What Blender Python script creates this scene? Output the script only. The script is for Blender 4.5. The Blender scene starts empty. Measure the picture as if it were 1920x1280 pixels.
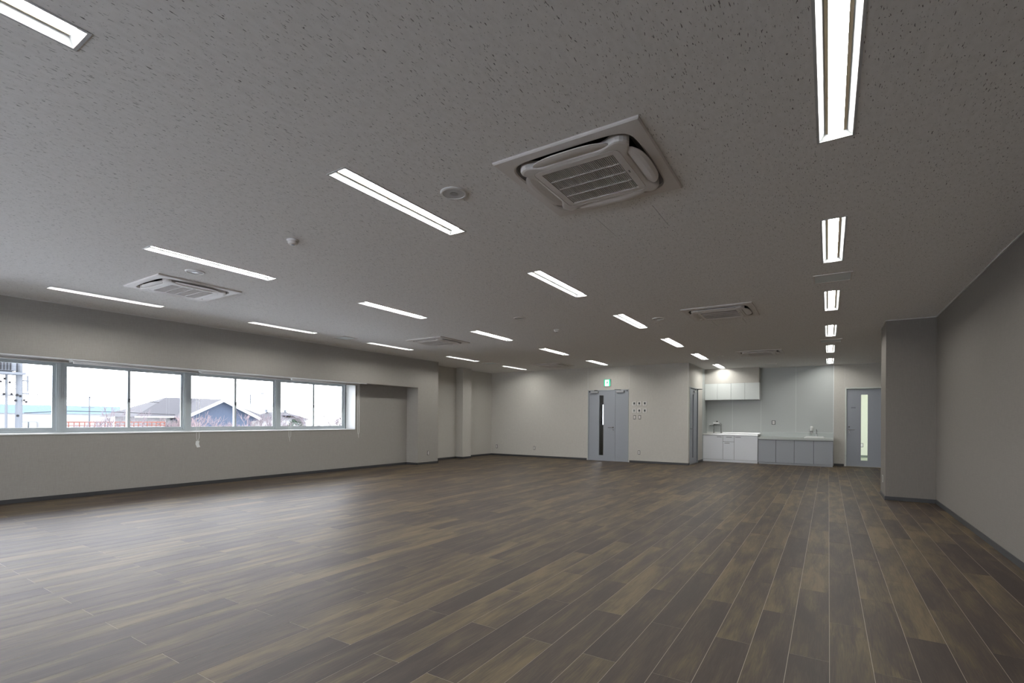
import bpy, bmesh, math, random
from mathutils import Vector, Matrix
random.seed(7)
SC = bpy.context.scene
COL = SC.collection

# ------------------------------------------------------------------ camera
cam_d = bpy.data.cameras.new('camera'); cam = bpy.data.objects.new('camera', cam_d); COL.objects.link(cam)
YAW, PITCH, ROLL = 0.5670294887630914, 0.00224977746914166, 0.007027323249773258
FPX, CYPX, CAMH = 931.92, 784.81, 1.2071
cy_, sy_ = math.cos(YAW), math.sin(YAW)
fw = Vector((-sy_, cy_, 0)); rt = Vector((cy_, sy_, 0)); up = Vector((0, 0, 1))
cp, sp = math.cos(PITCH), math.sin(PITCH)
fw, up = fw * cp + up * sp, up * cp - fw * sp
cr, sr = math.cos(ROLL), math.sin(ROLL)
rt, up = rt * cr + up * sr, up * cr - rt * sr
cam.matrix_world = Matrix(((rt.x, up.x, -fw.x, 0), (rt.y, up.y, -fw.y, 0), (rt.z, up.z, -fw.z, CAMH), (0, 0, 0, 1)))
cam_d.sensor_width = 36; cam_d.lens = FPX / 1920 * 36
cam_d.shift_y = (CYPX - 640) / 1920
cam_d.clip_start = 0.05; cam_d.clip_end = 1000
SC.camera = cam

# ------------------------------------------------------------------ sky, exposure
SKY = 14.0
LAMP = 60.0
W = bpy.data.worlds.new('sky'); SC.world = W; W.use_nodes = True
nt = W.node_tree; nt.nodes.clear()
wo = nt.nodes.new('ShaderNodeOutputWorld'); bg = nt.nodes.new('ShaderNodeBackground')
tc = nt.nodes.new('ShaderNodeTexCoord'); sx = nt.nodes.new('ShaderNodeSeparateXYZ'); rp = nt.nodes.new('ShaderNodeValToRGB')
rp.color_ramp.elements[0].position = 0.0; rp.color_ramp.elements[0].color = (0.95, 0.965, 1, 1)
rp.color_ramp.elements[1].position = 0.8; rp.color_ramp.elements[1].color = (0.84, 0.90, 1, 1)
nt.links.new(tc.outputs['Generated'], sx.inputs[0]); nt.links.new(sx.outputs['Z'], rp.inputs[0])
nt.links.new(rp.outputs[0], bg.inputs[0]); bg.inputs[1].default_value = SKY
nt.links.new(bg.outputs[0], wo.inputs[0])
SC.view_settings.view_transform = 'Standard'; SC.view_settings.look = 'None'
SC.view_settings.gamma = 1.0; SC.view_settings.use_curve_mapping = False
SC.view_settings.exposure = 0.1
SC.cycles.max_bounces = 10; SC.cycles.diffuse_bounces = 6; SC.cycles.transparent_max_bounces = 12
SC.cycles.use_light_tree = True
SC.cycles.sample_clamp_indirect = 6.0

# ------------------------------------------------------------------ materials
def mat(name, col, rough=0.6, metal=0.0, spec=0.5, emit=None, es=0.0, noise=0.0, nscale=40, bump=0.0, stretch=(1, 1, 1)):
    m = bpy.data.materials.new(name); m.use_nodes = True
    t = m.node_tree; b = t.nodes['Principled BSDF']
    b.inputs['Base Color'].default_value = (*col, 1); b.inputs['Roughness'].default_value = rough
    b.inputs['Metallic'].default_value = metal; b.inputs['Specular IOR Level'].default_value = spec
    if emit:
        b.inputs['Emission Color'].default_value = (*emit, 1); b.inputs['Emission Strength'].default_value = es
    g = t.nodes.new('ShaderNodeNewGeometry'); mp = t.nodes.new('ShaderNodeMapping')
    mp.inputs['Scale'].default_value = stretch
    n = t.nodes.new('ShaderNodeTexNoise'); n.inputs['Scale'].default_value = nscale; n.inputs['Detail'].default_value = 3
    t.links.new(g.outputs['Position'], mp.inputs[0]); t.links.new(mp.outputs[0], n.inputs[0])
    if noise > 0:
        r = t.nodes.new('ShaderNodeMapRange'); r.inputs[3].default_value = 1 - noise; r.inputs[4].default_value = 1 + noise
        t.links.new(n.outputs[0], r.inputs[0])
        h = t.nodes.new('ShaderNodeVectorMath'); h.operation = 'SCALE'; h.inputs[0].default_value = col
        t.links.new(r.outputs[0], h.inputs['Scale']); t.links.new(h.outputs[0], b.inputs['Base Color'])
    if bump > 0:
        bp = t.nodes.new('ShaderNodeBump'); bp.inputs['Strength'].default_value = bump; bp.inputs['Distance'].default_value = 0.002
        t.links.new(n.outputs[0], bp.inputs['Height']); t.links.new(bp.outputs[0], b.inputs['Normal'])
    return m

def wallpaper(name, col):
    m = mat(name, col, 0.85, spec=0.15)
    t = m.node_tree; b = t.nodes['Principled BSDF']; g = t.nodes.new('ShaderNodeNewGeometry')
    outs = []
    for st, sc, w in (((4, 4, 160), 3.0, 0.5), ((90, 90, 5), 3.0, 0.5)):
        mp = t.nodes.new('ShaderNodeMapping'); mp.inputs['Scale'].default_value = st
        n = t.nodes.new('ShaderNodeTexNoise'); n.inputs['Scale'].default_value = sc; n.inputs['Detail'].default_value = 2
        t.links.new(g.outputs['Position'], mp.inputs[0]); t.links.new(mp.outputs[0], n.inputs[0]); outs.append(n)
    ad = t.nodes.new('ShaderNodeMath'); ad.operation = 'ADD'
    t.links.new(outs[0].outputs[0], ad.inputs[0]); t.links.new(outs[1].outputs[0], ad.inputs[1])
    r = t.nodes.new('ShaderNodeMapRange'); r.inputs[1].default_value = 0.6; r.inputs[2].default_value = 1.4
    r.inputs[3].default_value = 0.9; r.inputs[4].default_value = 1.1
    t.links.new(ad.outputs[0], r.inputs[0])
    h = t.nodes.new('ShaderNodeVectorMath'); h.operation = 'SCALE'; h.inputs[0].default_value = col
    t.links.new(r.outputs[0], h.inputs['Scale']); t.links.new(h.outputs[0], b.inputs['Base Color'])
    bp = t.nodes.new('ShaderNodeBump'); bp.inputs['Strength'].default_value = 0.25; bp.inputs['Distance'].default_value = 0.001
    t.links.new(ad.outputs[0], bp.inputs['Height']); t.links.new(bp.outputs[0], b.inputs['Normal'])
    return m

def ceiling_mat():
    m = mat('rock_wool_ceiling', (0.55, 0.535, 0.515), 0.9, spec=0.1)
    t = m.node_tree; b = t.nodes['Principled BSDF']; g = t.nodes.new('ShaderNodeNewGeometry')
    def thr(st, lo, hi, dist=0.0, det=1.0):
        mp = t.nodes.new('ShaderNodeMapping'); mp.inputs['Scale'].default_value = st
        n = t.nodes.new('ShaderNodeTexNoise'); n.inputs['Scale'].default_value = 1; n.inputs['Detail'].default_value = det
        n.inputs['Distortion'].default_value = dist
        r = t.nodes.new('ShaderNodeMapRange'); r.inputs[1].default_value = lo; r.inputs[2].default_value = hi
        t.links.new(g.outputs['Position'], mp.inputs[0]); t.links.new(mp.outputs[0], n.inputs[0]); t.links.new(n.outputs[0], r.inputs[0])
        return r
    a = thr((170, 34, 60), 0.675, 0.715, 0.6)
    c = thr((230, 200, 60), 0.72, 0.78, 0.2)
    d = thr((40, 16, 20), 0.35, 0.75, 0.0)
    mx = t.nodes.new('ShaderNodeMath'); mx.operation = 'MAXIMUM'
    t.links.new(a.outputs[0], mx.inputs[0]); t.links.new(c.outputs[0], mx.inputs[1])
    cm = t.nodes.new('ShaderNodeMix'); cm.data_type = 'RGBA'
    t.links.new(mx.outputs[0], cm.inputs['Factor'])
    c2 = t.nodes.new('ShaderNodeMix'); c2.data_type = 'RGBA'
    c2.inputs['A'].default_value = (0.86, 0.85, 0.84, 1); c2.inputs['B'].default_value = (0.80, 0.79, 0.775, 1)
    t.links.new(d.outputs[0], c2.inputs['Factor'])
    t.links.new(c2.outputs['Result'], cm.inputs['A']); cm.inputs['B'].default_value = (0.20, 0.195, 0.19, 1)
    t.links.new(cm.outputs['Result'], b.inputs['Base Color'])
    iv = t.nodes.new('ShaderNodeMath'); iv.operation = 'SUBTRACT'; iv.inputs[0].default_value = 1
    t.links.new(mx.outputs[0], iv.inputs[1])
    bp = t.nodes.new('ShaderNodeBump'); bp.inputs['Strength'].default_value = 0.5; bp.inputs['Distance'].default_value = 0.002
    t.links.new(iv.outputs[0], bp.inputs['Height']); t.links.new(bp.outputs[0], b.inputs['Normal'])
    return m

PW, PL, PX0, PY0 = 0.18, 1.19, 0.010, 2.38
def plank_mat():
    m = mat('wood_grain_vinyl_plank', (0.1, 0.08, 0.06), 0.42, spec=0.40)
    t = m.node_tree; L = t.links; b = t.nodes['Principled BSDF']; g = t.nodes.new('ShaderNodeNewGeometry')
    s = t.nodes.new('ShaderNodeSeparateXYZ'); L.new(g.outputs['Position'], s.inputs[0])
    def M(op, a, c=None):
        n = t.nodes.new('ShaderNodeMath'); n.operation = op
        for i, v in enumerate((a, c)):
            if v is None: continue
            if isinstance(v, (int, float)): n.inputs[i].default_value = v
            else: L.new(v, n.inputs[i])
        return n.outputs[0]
    row = M('FLOOR', M('DIVIDE', M('SUBTRACT', s.outputs['X'], PX0), PW))
    par = M('FLOORED_MODULO', row, 2.0)
    yy = M('SUBTRACT', M('SUBTRACT', s.outputs['Y'], PY0), M('MULTIPLY', par, PL / 2))
    idx = M('FLOOR', M('DIVIDE', yy, PL))
    cb = t.nodes.new('ShaderNodeCombineXYZ'); L.new(row, cb.inputs[0]); L.new(idx, cb.inputs[1])
    wn = t.nodes.new('ShaderNodeTexWhiteNoise'); wn.noise_dimensions = '3D'; L.new(cb.outputs[0], wn.inputs[0])
    # per-plank offset of the grain
    off = t.nodes.new('ShaderNodeVectorMath'); off.operation = 'SCALE'; off.inputs['Scale'].default_value = 37.0
    L.new(wn.outputs['Color'], off.inputs[0])
    ps = t.nodes.new('ShaderNodeVectorMath'); ps.operation = 'ADD'; L.new(g.outputs['Position'], ps.inputs[0]); L.new(off.outputs[0], ps.inputs[1])
    def N(st, det, dist=0.0):
        mp = t.nodes.new('ShaderNodeMapping'); mp.inputs['Scale'].default_value = st; L.new(ps.outputs[0], mp.inputs[0])
        n = t.nodes.new('ShaderNodeTexNoise'); n.inputs['Scale'].default_value = 1; n.inputs['Detail'].default_value = det
        n.inputs['Distortion'].default_value = dist; L.new(mp.outputs[0], n.inputs[0]); return n.outputs[0]
    cloud = N((9.0, 1.5, 1), 3.0, 0.5)
    grain = N((110, 5.5, 1), 4.0, 1.2)
    fine = N((420, 14, 1), 2.0, 0.5)
    v = M('ADD', M('MULTIPLY', M('SUBTRACT', wn.outputs['Value'], 0.5), 0.62), M('MULTIPLY', M('SUBTRACT', cloud, 0.5), 2.0))
    v = M('ADD', M('ADD', v, 0.46), M('MULTIPLY', M('SUBTRACT', grain, 0.5), 1.05))
    v = M('ADD', v, M('MULTIPLY', M('SUBTRACT', fine, 0.5), 0.45))
    r = t.nodes.new('ShaderNodeValToRGB'); e = r.color_ramp.elements
    e[0].position = 0.0; e[0].color = (0.042, 0.029, 0.024, 1)
    e[1].position = 1.0; e[1].color = (0.152, 0.110, 0.060, 1)
    x = e.new(0.35); x.color = (0.062, 0.043, 0.033, 1)
    x = e.new(0.65); x.color = (0.094, 0.070, 0.041, 1)
    L.new(v, r.inputs[0]); L.new(r.outputs[0], b.inputs['Base Color'])
    rr = t.nodes.new('ShaderNodeMapRange'); rr.inputs[3].default_value = 0.47; rr.inputs[4].default_value = 0.58
    L.new(fine, rr.inputs[0]); L.new(rr.outputs[0], b.inputs['Roughness'])
    bp = t.nodes.new('ShaderNodeBump'); bp.inputs['Strength'].default_value = 0.25; bp.inputs['Distance'].default_value = 0.0006
    L.new(M('ADD', grain, fine), bp.inputs['Height']); L.new(bp.outputs[0], b.inputs['Normal'])
    return m

def glass_mat(name, tint=(0.97, 0.97, 0.975)):
    m = bpy.data.materials.new(name); m.use_nodes = True; t = m.node_tree; t.nodes.clear()
    o = t.nodes.new('ShaderNodeOutputMaterial'); mx = t.nodes.new('ShaderNodeMixShader')
    tr = t.nodes.new('ShaderNodeBsdfTransparent'); tr.inputs[0].default_value = (*tint, 1)
    gl = t.nodes.new('ShaderNodeBsdfGlossy'); gl.inputs['Roughness'].default_value = 0.02
    fr = t.nodes.new('ShaderNodeFresnel'); fr.inputs[0].default_value = 1.45
    t.links.new(fr.outputs[0], mx.inputs[0]); t.links.new(tr.outputs[0], mx.inputs[1]); t.links.new(gl.outputs[0], mx.inputs[2])
    t.links.new(mx.outputs[0], o.inputs[0]); return m

M_wall = wallpaper('light_woven_wallpaper', (0.56, 0.545, 0.51))
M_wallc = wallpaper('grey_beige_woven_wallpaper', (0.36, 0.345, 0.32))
M_wallr = wallpaper('falloff_darkened_wallpaper', (0.20, 0.185, 0.168))  # wallpaper colour darkened to stand in for lens vignetting and light falloff
M_ceil = ceiling_mat()
M_plank = plank_mat()
M_seam = mat('pale_plank_bevel', (0.42, 0.36, 0.30), 0.6, noise=0.1)
M_base = mat('dark_grey_vinyl_baseboard', (0.050, 0.052, 0.056), 0.45, noise=0.08)
M_trimw = mat('off_white_trim', (0.62, 0.62, 0.60), 0.5, noise=0.03)
M_alu = mat('silver_anodised_aluminium', (0.52, 0.57, 0.60), 0.42, 0.2, noise=0.04)
M_alud = mat('dark_gasket', (0.05, 0.06, 0.065), 0.6, noise=0.1)
M_sill = mat('white_sill_board', (0.78, 0.80, 0.80), 0.35, noise=0.02)
M_glass = glass_mat('window_glass')
M_white = mat('white_plastic', (0.72, 0.71, 0.69), 0.45, noise=0.03)
M_ac = mat('warm_white_plastic', (0.70, 0.665, 0.64), 0.5, noise=0.03)
M_acgap = mat('ac_inner_grey', (0.20, 0.20, 0.21), 0.5, noise=0.05)
M_black = mat('black_interior', (0.006, 0.006, 0.006), 0.9, noise=0.2)
M_flange = mat('light_fixture_frame', (0.50, 0.51, 0.52), 0.4, noise=0.02)
M_refl = mat('white_reflector', (0.42, 0.44, 0.455), 0.6, noise=0.02)
M_tan = mat('light_bar_side', (0.74, 0.64, 0.47), 0.5, noise=0.03)
M_lamp = mat('lit_diffuser', (0.9, 0.9, 0.9), 0.5, emit=(1.0, 0.985, 0.93), es=LAMP)
M_door = mat('grey_blue_painted_steel', (0.33, 0.355, 0.40), 0.42, noise=0.03)
M_doorf = mat('grey_painted_frame', (0.33, 0.36, 0.385), 0.42, noise=0.03)
M_chrome = mat('brushed_chrome', (0.55, 0.55, 0.55), 0.25, 0.9, noise=0.05)
M_dkmetal = mat('dark_metal', (0.08, 0.08, 0.085), 0.4, 0.6, noise=0.05)
M_closer = mat('silver_closer', (0.45, 0.46, 0.47), 0.35, 0.6, noise=0.04)
M_kpanel = mat('grey_melamine_wall_panel', (0.49, 0.52, 0.515), 0.4, noise=0.02)
M_kjoint = mat('panel_joint_strip', (0.62, 0.66, 0.64), 0.35, noise=0.02)
M_cabw = mat('white_cabinet_laminate', (0.80, 0.83, 0.88), 0.35, noise=0.02)
M_cabo = mat('white_wall_cabinet_laminate', (0.70, 0.74, 0.73), 0.35, noise=0.02)
M_cabg = mat('grey_cabinet_laminate', (0.36, 0.385, 0.42), 0.4, noise=0.02)
M_steel = mat('stainless_worktop', (0.72, 0.72, 0.70), 0.28, 0.55, noise=0.04, nscale=15)
M_ctop = mat('grey_worktop', (0.50, 0.54, 0.53), 0.3, noise=0.04)
M_ceram = mat('white_ceramic', (0.85, 0.87, 0.86), 0.15, noise=0.01)
M_green = mat('lit_green_sign', (0.02, 0.5, 0.3), 0.5, emit=(0.0, 0.55, 0.25), es=0.75)
M_signw = mat('lit_white_sign', (0.9, 0.95, 0.95), 0.5, emit=(0.80, 1.0, 0.95), es=1.4)
M_screen = mat('grey_lcd_screen', (0.045, 0.05, 0.05), 0.25, noise=0.05)
M_screenl = mat('pale_lcd_screen', (0.22, 0.24, 0.23), 0.25, noise=0.05)
M_plate = mat('grey_outlet_plate', (0.12, 0.12, 0.12), 0.4, 0.0, noise=0.05)
M_text = mat('dark_lettering', (0.03, 0.035, 0.035), 0.6, noise=0.1)
M_roomwall = mat('pale_green_wall', (0.70, 0.72, 0.62), 0.8, noise=0.02)
M_corr = mat('corridor_wall', (0.18, 0.18, 0.16), 0.8, noise=0.03)

# ------------------------------------------------------------------ mesh helpers
def BM(): return bmesh.new()
def box(bm, x0, x1, y0, y1, z0, z1):
    v = [bm.verts.new((x, y, z)) for z in (z0, z1) for y in (y0, y1) for x in (x0, x1)]
    for f in ((0, 2, 3, 1), (4, 5, 7, 6), (0, 1, 5, 4), (2, 6, 7, 3), (0, 4, 6, 2), (1, 3, 7, 5)):
        bm.faces.new([v[i] for i in f])
def tube(bm, pts, r, n=8, caps=True):
    pts = [Vector(p) for p in pts]; rings = []
    rr = r if isinstance(r, (list, tuple)) else [r] * len(pts)
    for i, p in enumerate(pts):
        d = (pts[min(i + 1, len(pts) - 1)] - pts[max(i - 1, 0)]).normalized()
        a = Vector((0, 0, 1)) if abs(d.z) < 0.9 else Vector((1, 0, 0))
        u = d.cross(a).normalized(); w = d.cross(u)
        rings.append([bm.verts.new(p + (u * math.cos(k * 2 * math.pi / n) + w * math.sin(k * 2 * math.pi / n)) * rr[i]) for k in range(n)])
    for A, B in zip(rings, rings[1:]):
        for k in range(n): bm.faces.new((A[k], A[(k + 1) % n], B[(k + 1) % n], B[k]))
    if caps:
        bm.faces.new(rings[0][::-1]); bm.faces.new(rings[-1])
def lathe(bm, c, prof, n=24, axis='Z'):
    """prof: list of (r, h) from the centre outwards or along the axis."""
    rings = []
    for r, h in prof:
        ring = []
        for k in range(n):
            a = 2 * math.pi * k / n; p = (r * math.cos(a), r * math.sin(a), h)
            if axis == 'X': p = (p[2], p[0], p[1])
            if axis == 'Y': p = (p[0], p[2], p[1])
            ring.append(bm.verts.new((c[0] + p[0], c[1] + p[1], c[2] + p[2])))
        rings.append(ring)
    for A, B in zip(rings, rings[1:]):
        for k in range(n): bm.faces.new((A[k], A[(k + 1) % n], B[(k + 1) % n], B[k]))
    bm.faces.new(rings[0][::-1]); bm.faces.new(rings[-1])
def quad(bm, *p): bm.faces.new([bm.verts.new(q) for q in p])
def wpos(o):
    v = Vector((0, 0, 0))
    while o: v += o.location; o = o.parent
    return v
def obj(name, bm, m, parent=None, bevel=0.0, smooth=False, seg=2):
    bmesh.ops.recalc_face_normals(bm, faces=bm.faces)
    if parent:
        w = wpos(parent)
        for v in bm.verts: v.co -= w
    me = bpy.data.meshes.new(name); bm.to_mesh(me); bm.free()
    me.materials.append(m)
    if smooth:
        for p in me.polygons: p.use_smooth = True
    o = bpy.data.objects.new(name, me); COL.objects.link(o); o.parent = parent
    if bevel > 0:
        b = o.modifiers.new('bevel', 'BEVEL'); b.width = bevel; b.segments = seg; b.limit_method = 'ANGLE'
    return o
def boxes(name, L, m, parent=None, bevel=0.0):
    bm = BM()
    for q in L: box(bm, *q)
    return obj(name, bm, m, parent, bevel)
def thing(name, label, cat, loc, group=None):
    o = bpy.data.objects.new(name, None); COL.objects.link(o); o.location = loc; o.empty_display_size = 0.1
    o['label'] = label; o['category'] = cat
    if group: o['group'] = group
    return o
def tag(o, label, cat, group=None):
    o['label'] = label; o['category'] = cat
    if group: o['group'] = group
    return o
def struct(o, label=None):
    o['kind'] = 'structure'
    if label: o['label'] = label
    return o
def copy_tree(o, parent=None):
    c = o.copy(); COL.objects.link(c); c.parent = parent
    for ch in list(o.children): copy_tree(ch, c)
    return c

# ------------------------------------------------------------------ room dimensions
H = 2.8; TOP = 3.15; NY = -3.0
XLF, XLR, XOUT = -9.124, -9.524, -10.0     # bulkhead front, window wall, outer face
SOF = 2.037; SILL = 0.965
YN, YBE = 9.712, 10.514                     # end of the niche, end of the furred block
XL2 = -9.76; YB = 14.02; XS = -3.22; YK = 16.445; XR = 1.362
YC0, YC1, XC = 9.68, 10.50, 0.753
JY = 7.985                                   # window opening end

# ---- floor: pale base seen in the bevels + planks
floor = struct(boxes('floor', [(XOUT + .02, XR + .14, NY - .1, YK + .1, -0.25, -0.0005)], M_seam), 'dark wood-look plank floor')
cells = []
r0 = math.floor((XL2 - PX0) / PW); r1 = math.ceil((XR - PX0) / PW)
for r in range(r0, r1):
    x0 = PX0 + r * PW; o_ = (r % 2) * PL / 2
    i0 = math.floor((NY - PY0 - o_) / PL); i1 = math.ceil((YK - PY0 - o_) / PL)
    for i in range(i0, i1):
        cells.append((x0, PY0 + o_ + i * PL, r, i))
def plank_size(x, y):
    cx, cy = x + PW / 2, y + PL / 2
    v = Vector((cx, cy, -CAMH)); d = v.dot(fw)
    if d < 0.4: return 0
    px = 960 + FPX * v.dot(rt) / d; py = CYPX - FPX * v.dot(up) / d
    if px < -300 or px > 2200 or py > 1500: return 0
    vis = 1 if (cy < YB or cx > XS) else 0
    return vis * CAMH / d ** 3
cells.sort(key=lambda q: -plank_size(q[0], q[1]))
G = 0.0012
bm = BM(); box(bm, G, PW - G, G, PL - G, -0.004, 0.0)
bmesh.ops.recalc_face_normals(bm, faces=bm.faces)
pme = bpy.data.meshes.new('plank'); bm.to_mesh(pme); bm.free(); pme.materials.append(M_plank)
far_bm = BM(); n_in = 0
for x, y, r, i in cells:
    inside = x > XL2 + .02 and x + PW < XR and y > NY and y + PL < (YB if x < XS else YK)
    if inside and n_in < 300 and plank_size(x, y) > 0:
        o = bpy.data.objects.new('plank', pme); COL.objects.link(o); o.parent = floor; o.location = (x, y, 0); n_in += 1
    else:
        xa, xb = max(x + G, XL2), min(x + PW - G, XR); ya, yb = max(y + G, NY), min(y + PL - G, YK)
        if xb > xa and yb > ya: box(far_bm, xa, xb, ya, yb, -0.004, 0.0)
fo = obj('distant_planks', far_bm, M_plank, floor); fo['kind'] = 'stuff'

# ---- light, air conditioner and hatch positions (also the holes in the ceiling)
LX = [0.027, -2.682, -5.393, -8.103]; LY0, LDY, LL = 2.088, 2.5366, 1.233
lights = []
for ci, x in enumerate(LX):
    kmax = 5 if ci < 2 else 4
    for k in range({0: 0, 1: -1, 2: 0, 3: 0}[ci], kmax + 1):
        lights.append((ci, k, x, LY0 + k * LDY + LL / 2))
AC = [(-1.305, 2.99), (-6.715, 2.99), (-1.33, 7.73), (-6.73, 7.74), (-1.33, 12.75), (-6.73, 12.75)]
HATCH = [(-1.33, 3.88), (-3.73, 5.24), (-6.75, 3.88), (-1.35, 8.62)]
VENT = [(0.03, 6.51, .18, .18), (0.03, 11.54, .18, .21), (-8.06, 6.50, .18, .155), (-8.06, 11.5, .18, .18), (-1.34, 15.39, .15, .08)]

# ---- ceiling with real openings
def ceil_mesh():
    holes = [(x - .0775, x + .0775, y - LL / 2, y + LL / 2) for _, _, x, y in lights]
    holes += [(x - .42, x + .42, y - .42, y + .42) for x, y in AC]
    holes += [(x - .226, x + .226, y - .226, y + .226) for x, y in HATCH]
    xs = sorted({round(v, 5) for h in holes for v in h[:2]} | {XOUT, XR + .14})
    ys = sorted({round(v, 5) for h in holes for v in h[2:]} | {NY - .1, YK + .1})
    bm = BM(); V = {}
    def vt(i, j):
        if (i, j) not in V: V[(i, j)] = bm.verts.new((xs[i], ys[j], H))
        return V[(i, j)]
    for i in range(len(xs) - 1):
        for j in range(len(ys) - 1):
            cx, cy = (xs[i] + xs[i + 1]) / 2, (ys[j] + ys[j + 1]) / 2
            if any(h[0] < cx < h[1] and h[2] < cy < h[3] for h in holes): continue
            bm.faces.new((vt(i, j), vt(i, j + 1), vt(i + 1, j + 1), vt(i + 1, j)))
    ret = bmesh.ops.extrude_face_region(bm, geom=list(bm.faces))
    for e in ret['geom']:
        if isinstance(e, bmesh.types.BMVert): e.co.z += 0.012
    return bm
ceiling = struct(obj('ceiling', ceil_mesh(), M_ceil), 'textured rock wool ceiling')
for x, y in HATCH:
    boxes('access_panel', [(x - .2222, x + .2222, y - .2222, y + .2222, H, H + .01)], M_ceil, ceiling)
boxes('sky_block_slab', [(XOUT - .1, XR + .3, NY - .3, YK + .2, TOP, TOP + .2)], M_corr, ceiling)  # unseen slab added to keep sky light out of the ceiling openings

# ---- walls
LW = [(XOUT, XLF, NY, YBE, SOF, TOP),                    # bulkhead over the windows
      (XOUT, XLF, YN, YBE, -0.02, SOF),                  # pier at its end
      (XOUT, XLR, NY, JY + .012, -0.02, SILL - .02),            # below the windows
      (XOUT, XLR, JY + .012, YN, -0.02, SOF)]            # niche beyond the windows
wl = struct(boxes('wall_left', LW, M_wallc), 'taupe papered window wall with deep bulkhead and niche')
struct(boxes('wall_left_rear', [(XOUT, XL2, YBE, YB + .15, -0.02, TOP)], M_wall), 'pale papered left wall beyond the window block')
WP = struct(boxes('wall_left_pilaster', [(XL2, -9.49, 12.08, 12.50, -0.02, H)], M_wall), 'narrow papered pilaster on the left wall')
D1 = (-6.183, -4.905, 2.122)
wb = struct(boxes('wall_back', [(XL2 - .1, D1[0], YB, YB + .14, -.02, TOP), (D1[1], XS, YB, YB + .14, -.02, TOP), (D1[0], D1[1], YB, YB + .14, D1[2], TOP)], M_wall), 'pale papered back wall')
D2 = (14.165, 15.12, 2.13)
ws = struct(boxes('wall_side', [(XS - .14, XS, D2[1], YK + .15, -.02, TOP), (XS - .14, XS, YB + .14, D2[0], -.02, TOP), (XS - .14, XS, D2[0], D2[1], D2[2], TOP)], M_wall), 'papered side wall of the kitchenette alcove')
D3 = (0.384, 1.33, 2.15)
wk = struct(boxes('wall_kitchen', [(XS - .1, D3[0], YK, YK + .14, -.02, TOP), (D3[1], XR + .2, YK, YK + .14, -.02, TOP), (D3[0], D3[1], YK, YK + .14, D3[2], TOP)], M_wall), 'papered wall behind the kitchenette')
wr = struct(boxes('wall_right', [(XR, XR + .2, NY - .2, YK + .1, -.02, TOP)], M_wallr), 'plain papered right wall with light falloff put into its colour')
wc = struct(boxes('wall_column', [(XC, XR, YC0, YC1, -.02, TOP)], M_wallr), 'square papered column projecting from the right wall, light falloff put into its colour')
NWX = (-9.0, -1.2)
wn_ = struct(boxes('wall_near', [(XOUT, XR + .2, NY - .2, NY, -.02, SILL), (XOUT, XR + .2, NY - .2, NY, SOF, TOP), (XOUT, NWX[0], NY - .2, NY, SILL, SOF), (NWX[1], XR + .2, NY - .2, NY, SILL, SOF)], M_wall), 'papered wall behind the camera')

# kitchen panels on the wall and in the alcove corner
for i, (a, b) in enumerate(((-3.207, -2.481), (-2.475, -1.697), (-1.691, -.796), (-.790, .110))):
    boxes('wall_panel', [(a, b, YK - .006, YK, .02, H - .002)], M_kpanel, wk)
boxes('wall_panel', [(XS, XS + .006, 15.76, YK - .006, .02, H - .002)], M_kpanel, ws)
for x in (-3.213, -2.478, -1.694, -.793):
    boxes('joint_strip', [(x - .006, x + .006, YK - .009, YK, .02, H - .001)], M_kjoint, wk)
boxes('joint_strip', [(.109, .125, YK - .014, YK, .0, H - .001)], M_sill, wk)
for x in (.372,):
    boxes('joint_strip', [(x - .003, x + .003, YK - .002, YK, 2.17, H)], M_trimw, wk)
for x in (-6.19, -4.898, -3.235):
    boxes('joint_strip', [(x - .006, x + .006, YB - .003, YB, (2.15 if x < -4 else .06), H)], M_trimw, wb)
boxes('joint_strip', [(XS, XS + .003, 14.10, 14.112, 2.15, H), (XS, XS + .003, 15.74, 15.752, .06, H)], M_trimw, ws)

# ---- baseboards and ceiling trims
bh = .06; bt = .008
def bb(name, L): return struct(boxes(name, [(*q, .001, bh) for q in L], M_base))
bb('baseboard_left', [(XLR, XLR + bt, NY, YN), (XLF, XLF + bt, YN, YBE + bt), (XLR, XLF + bt, YN - bt, YN), (XL2, XL2 + bt, YBE, 12.08),
                      (XL2, -9.49 + bt, 12.08 - bt, 12.08), (-9.49, -9.49 + bt, 12.08, 12.5 + bt), (XL2, XL2 + bt, 12.5, YB)])
bb('baseboard_back', [(XL2, D1[0] - .03, YB - bt, YB), (D1[1] + .03, XS + bt, YB - bt, YB)])
bb('baseboard_side', [(XS, XS + bt, YB, D2[0] - .03), (XS, XS + bt, D2[1] + .03, 15.85)])
bb('baseboard_kitchen', [(.13, D3[0] - .02, YK - bt, YK), (D3[1] + .02, XR, YK - bt, YK)])
bb('baseboard_right', [(XR - bt, XR, NY, YC0), (XC - bt, XR, YC0 - bt, YC0), (XC - bt, XC, YC0, YC1), (XR - bt, XR, YC1, YK)])
def ct(name, L): return struct(boxes(name, [(*q, H - .010, H) for q in L], M_trimw))
ct('trim_1', [(XLF, XLF + .012, NY, YBE + .012), (XL2, XL2 + .012, YBE, YB), (XL2, -9.478, 12.068, 12.08), (-9.49, -9.478, 12.08, 12.5)])
ct('trim_2', [(XL2, XS + .012, YB - .012, YB)])
ct('trim_3', [(XR - .012, XR, NY, YC0), (XC - .012, XR, YC0 - .012, YC0), (XC - .012, XC, YC0, YC1)])
ct('trim_4', [(XS, XS + .012, YB, YK), (XS, XR, YK - .012, YK)])

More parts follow.
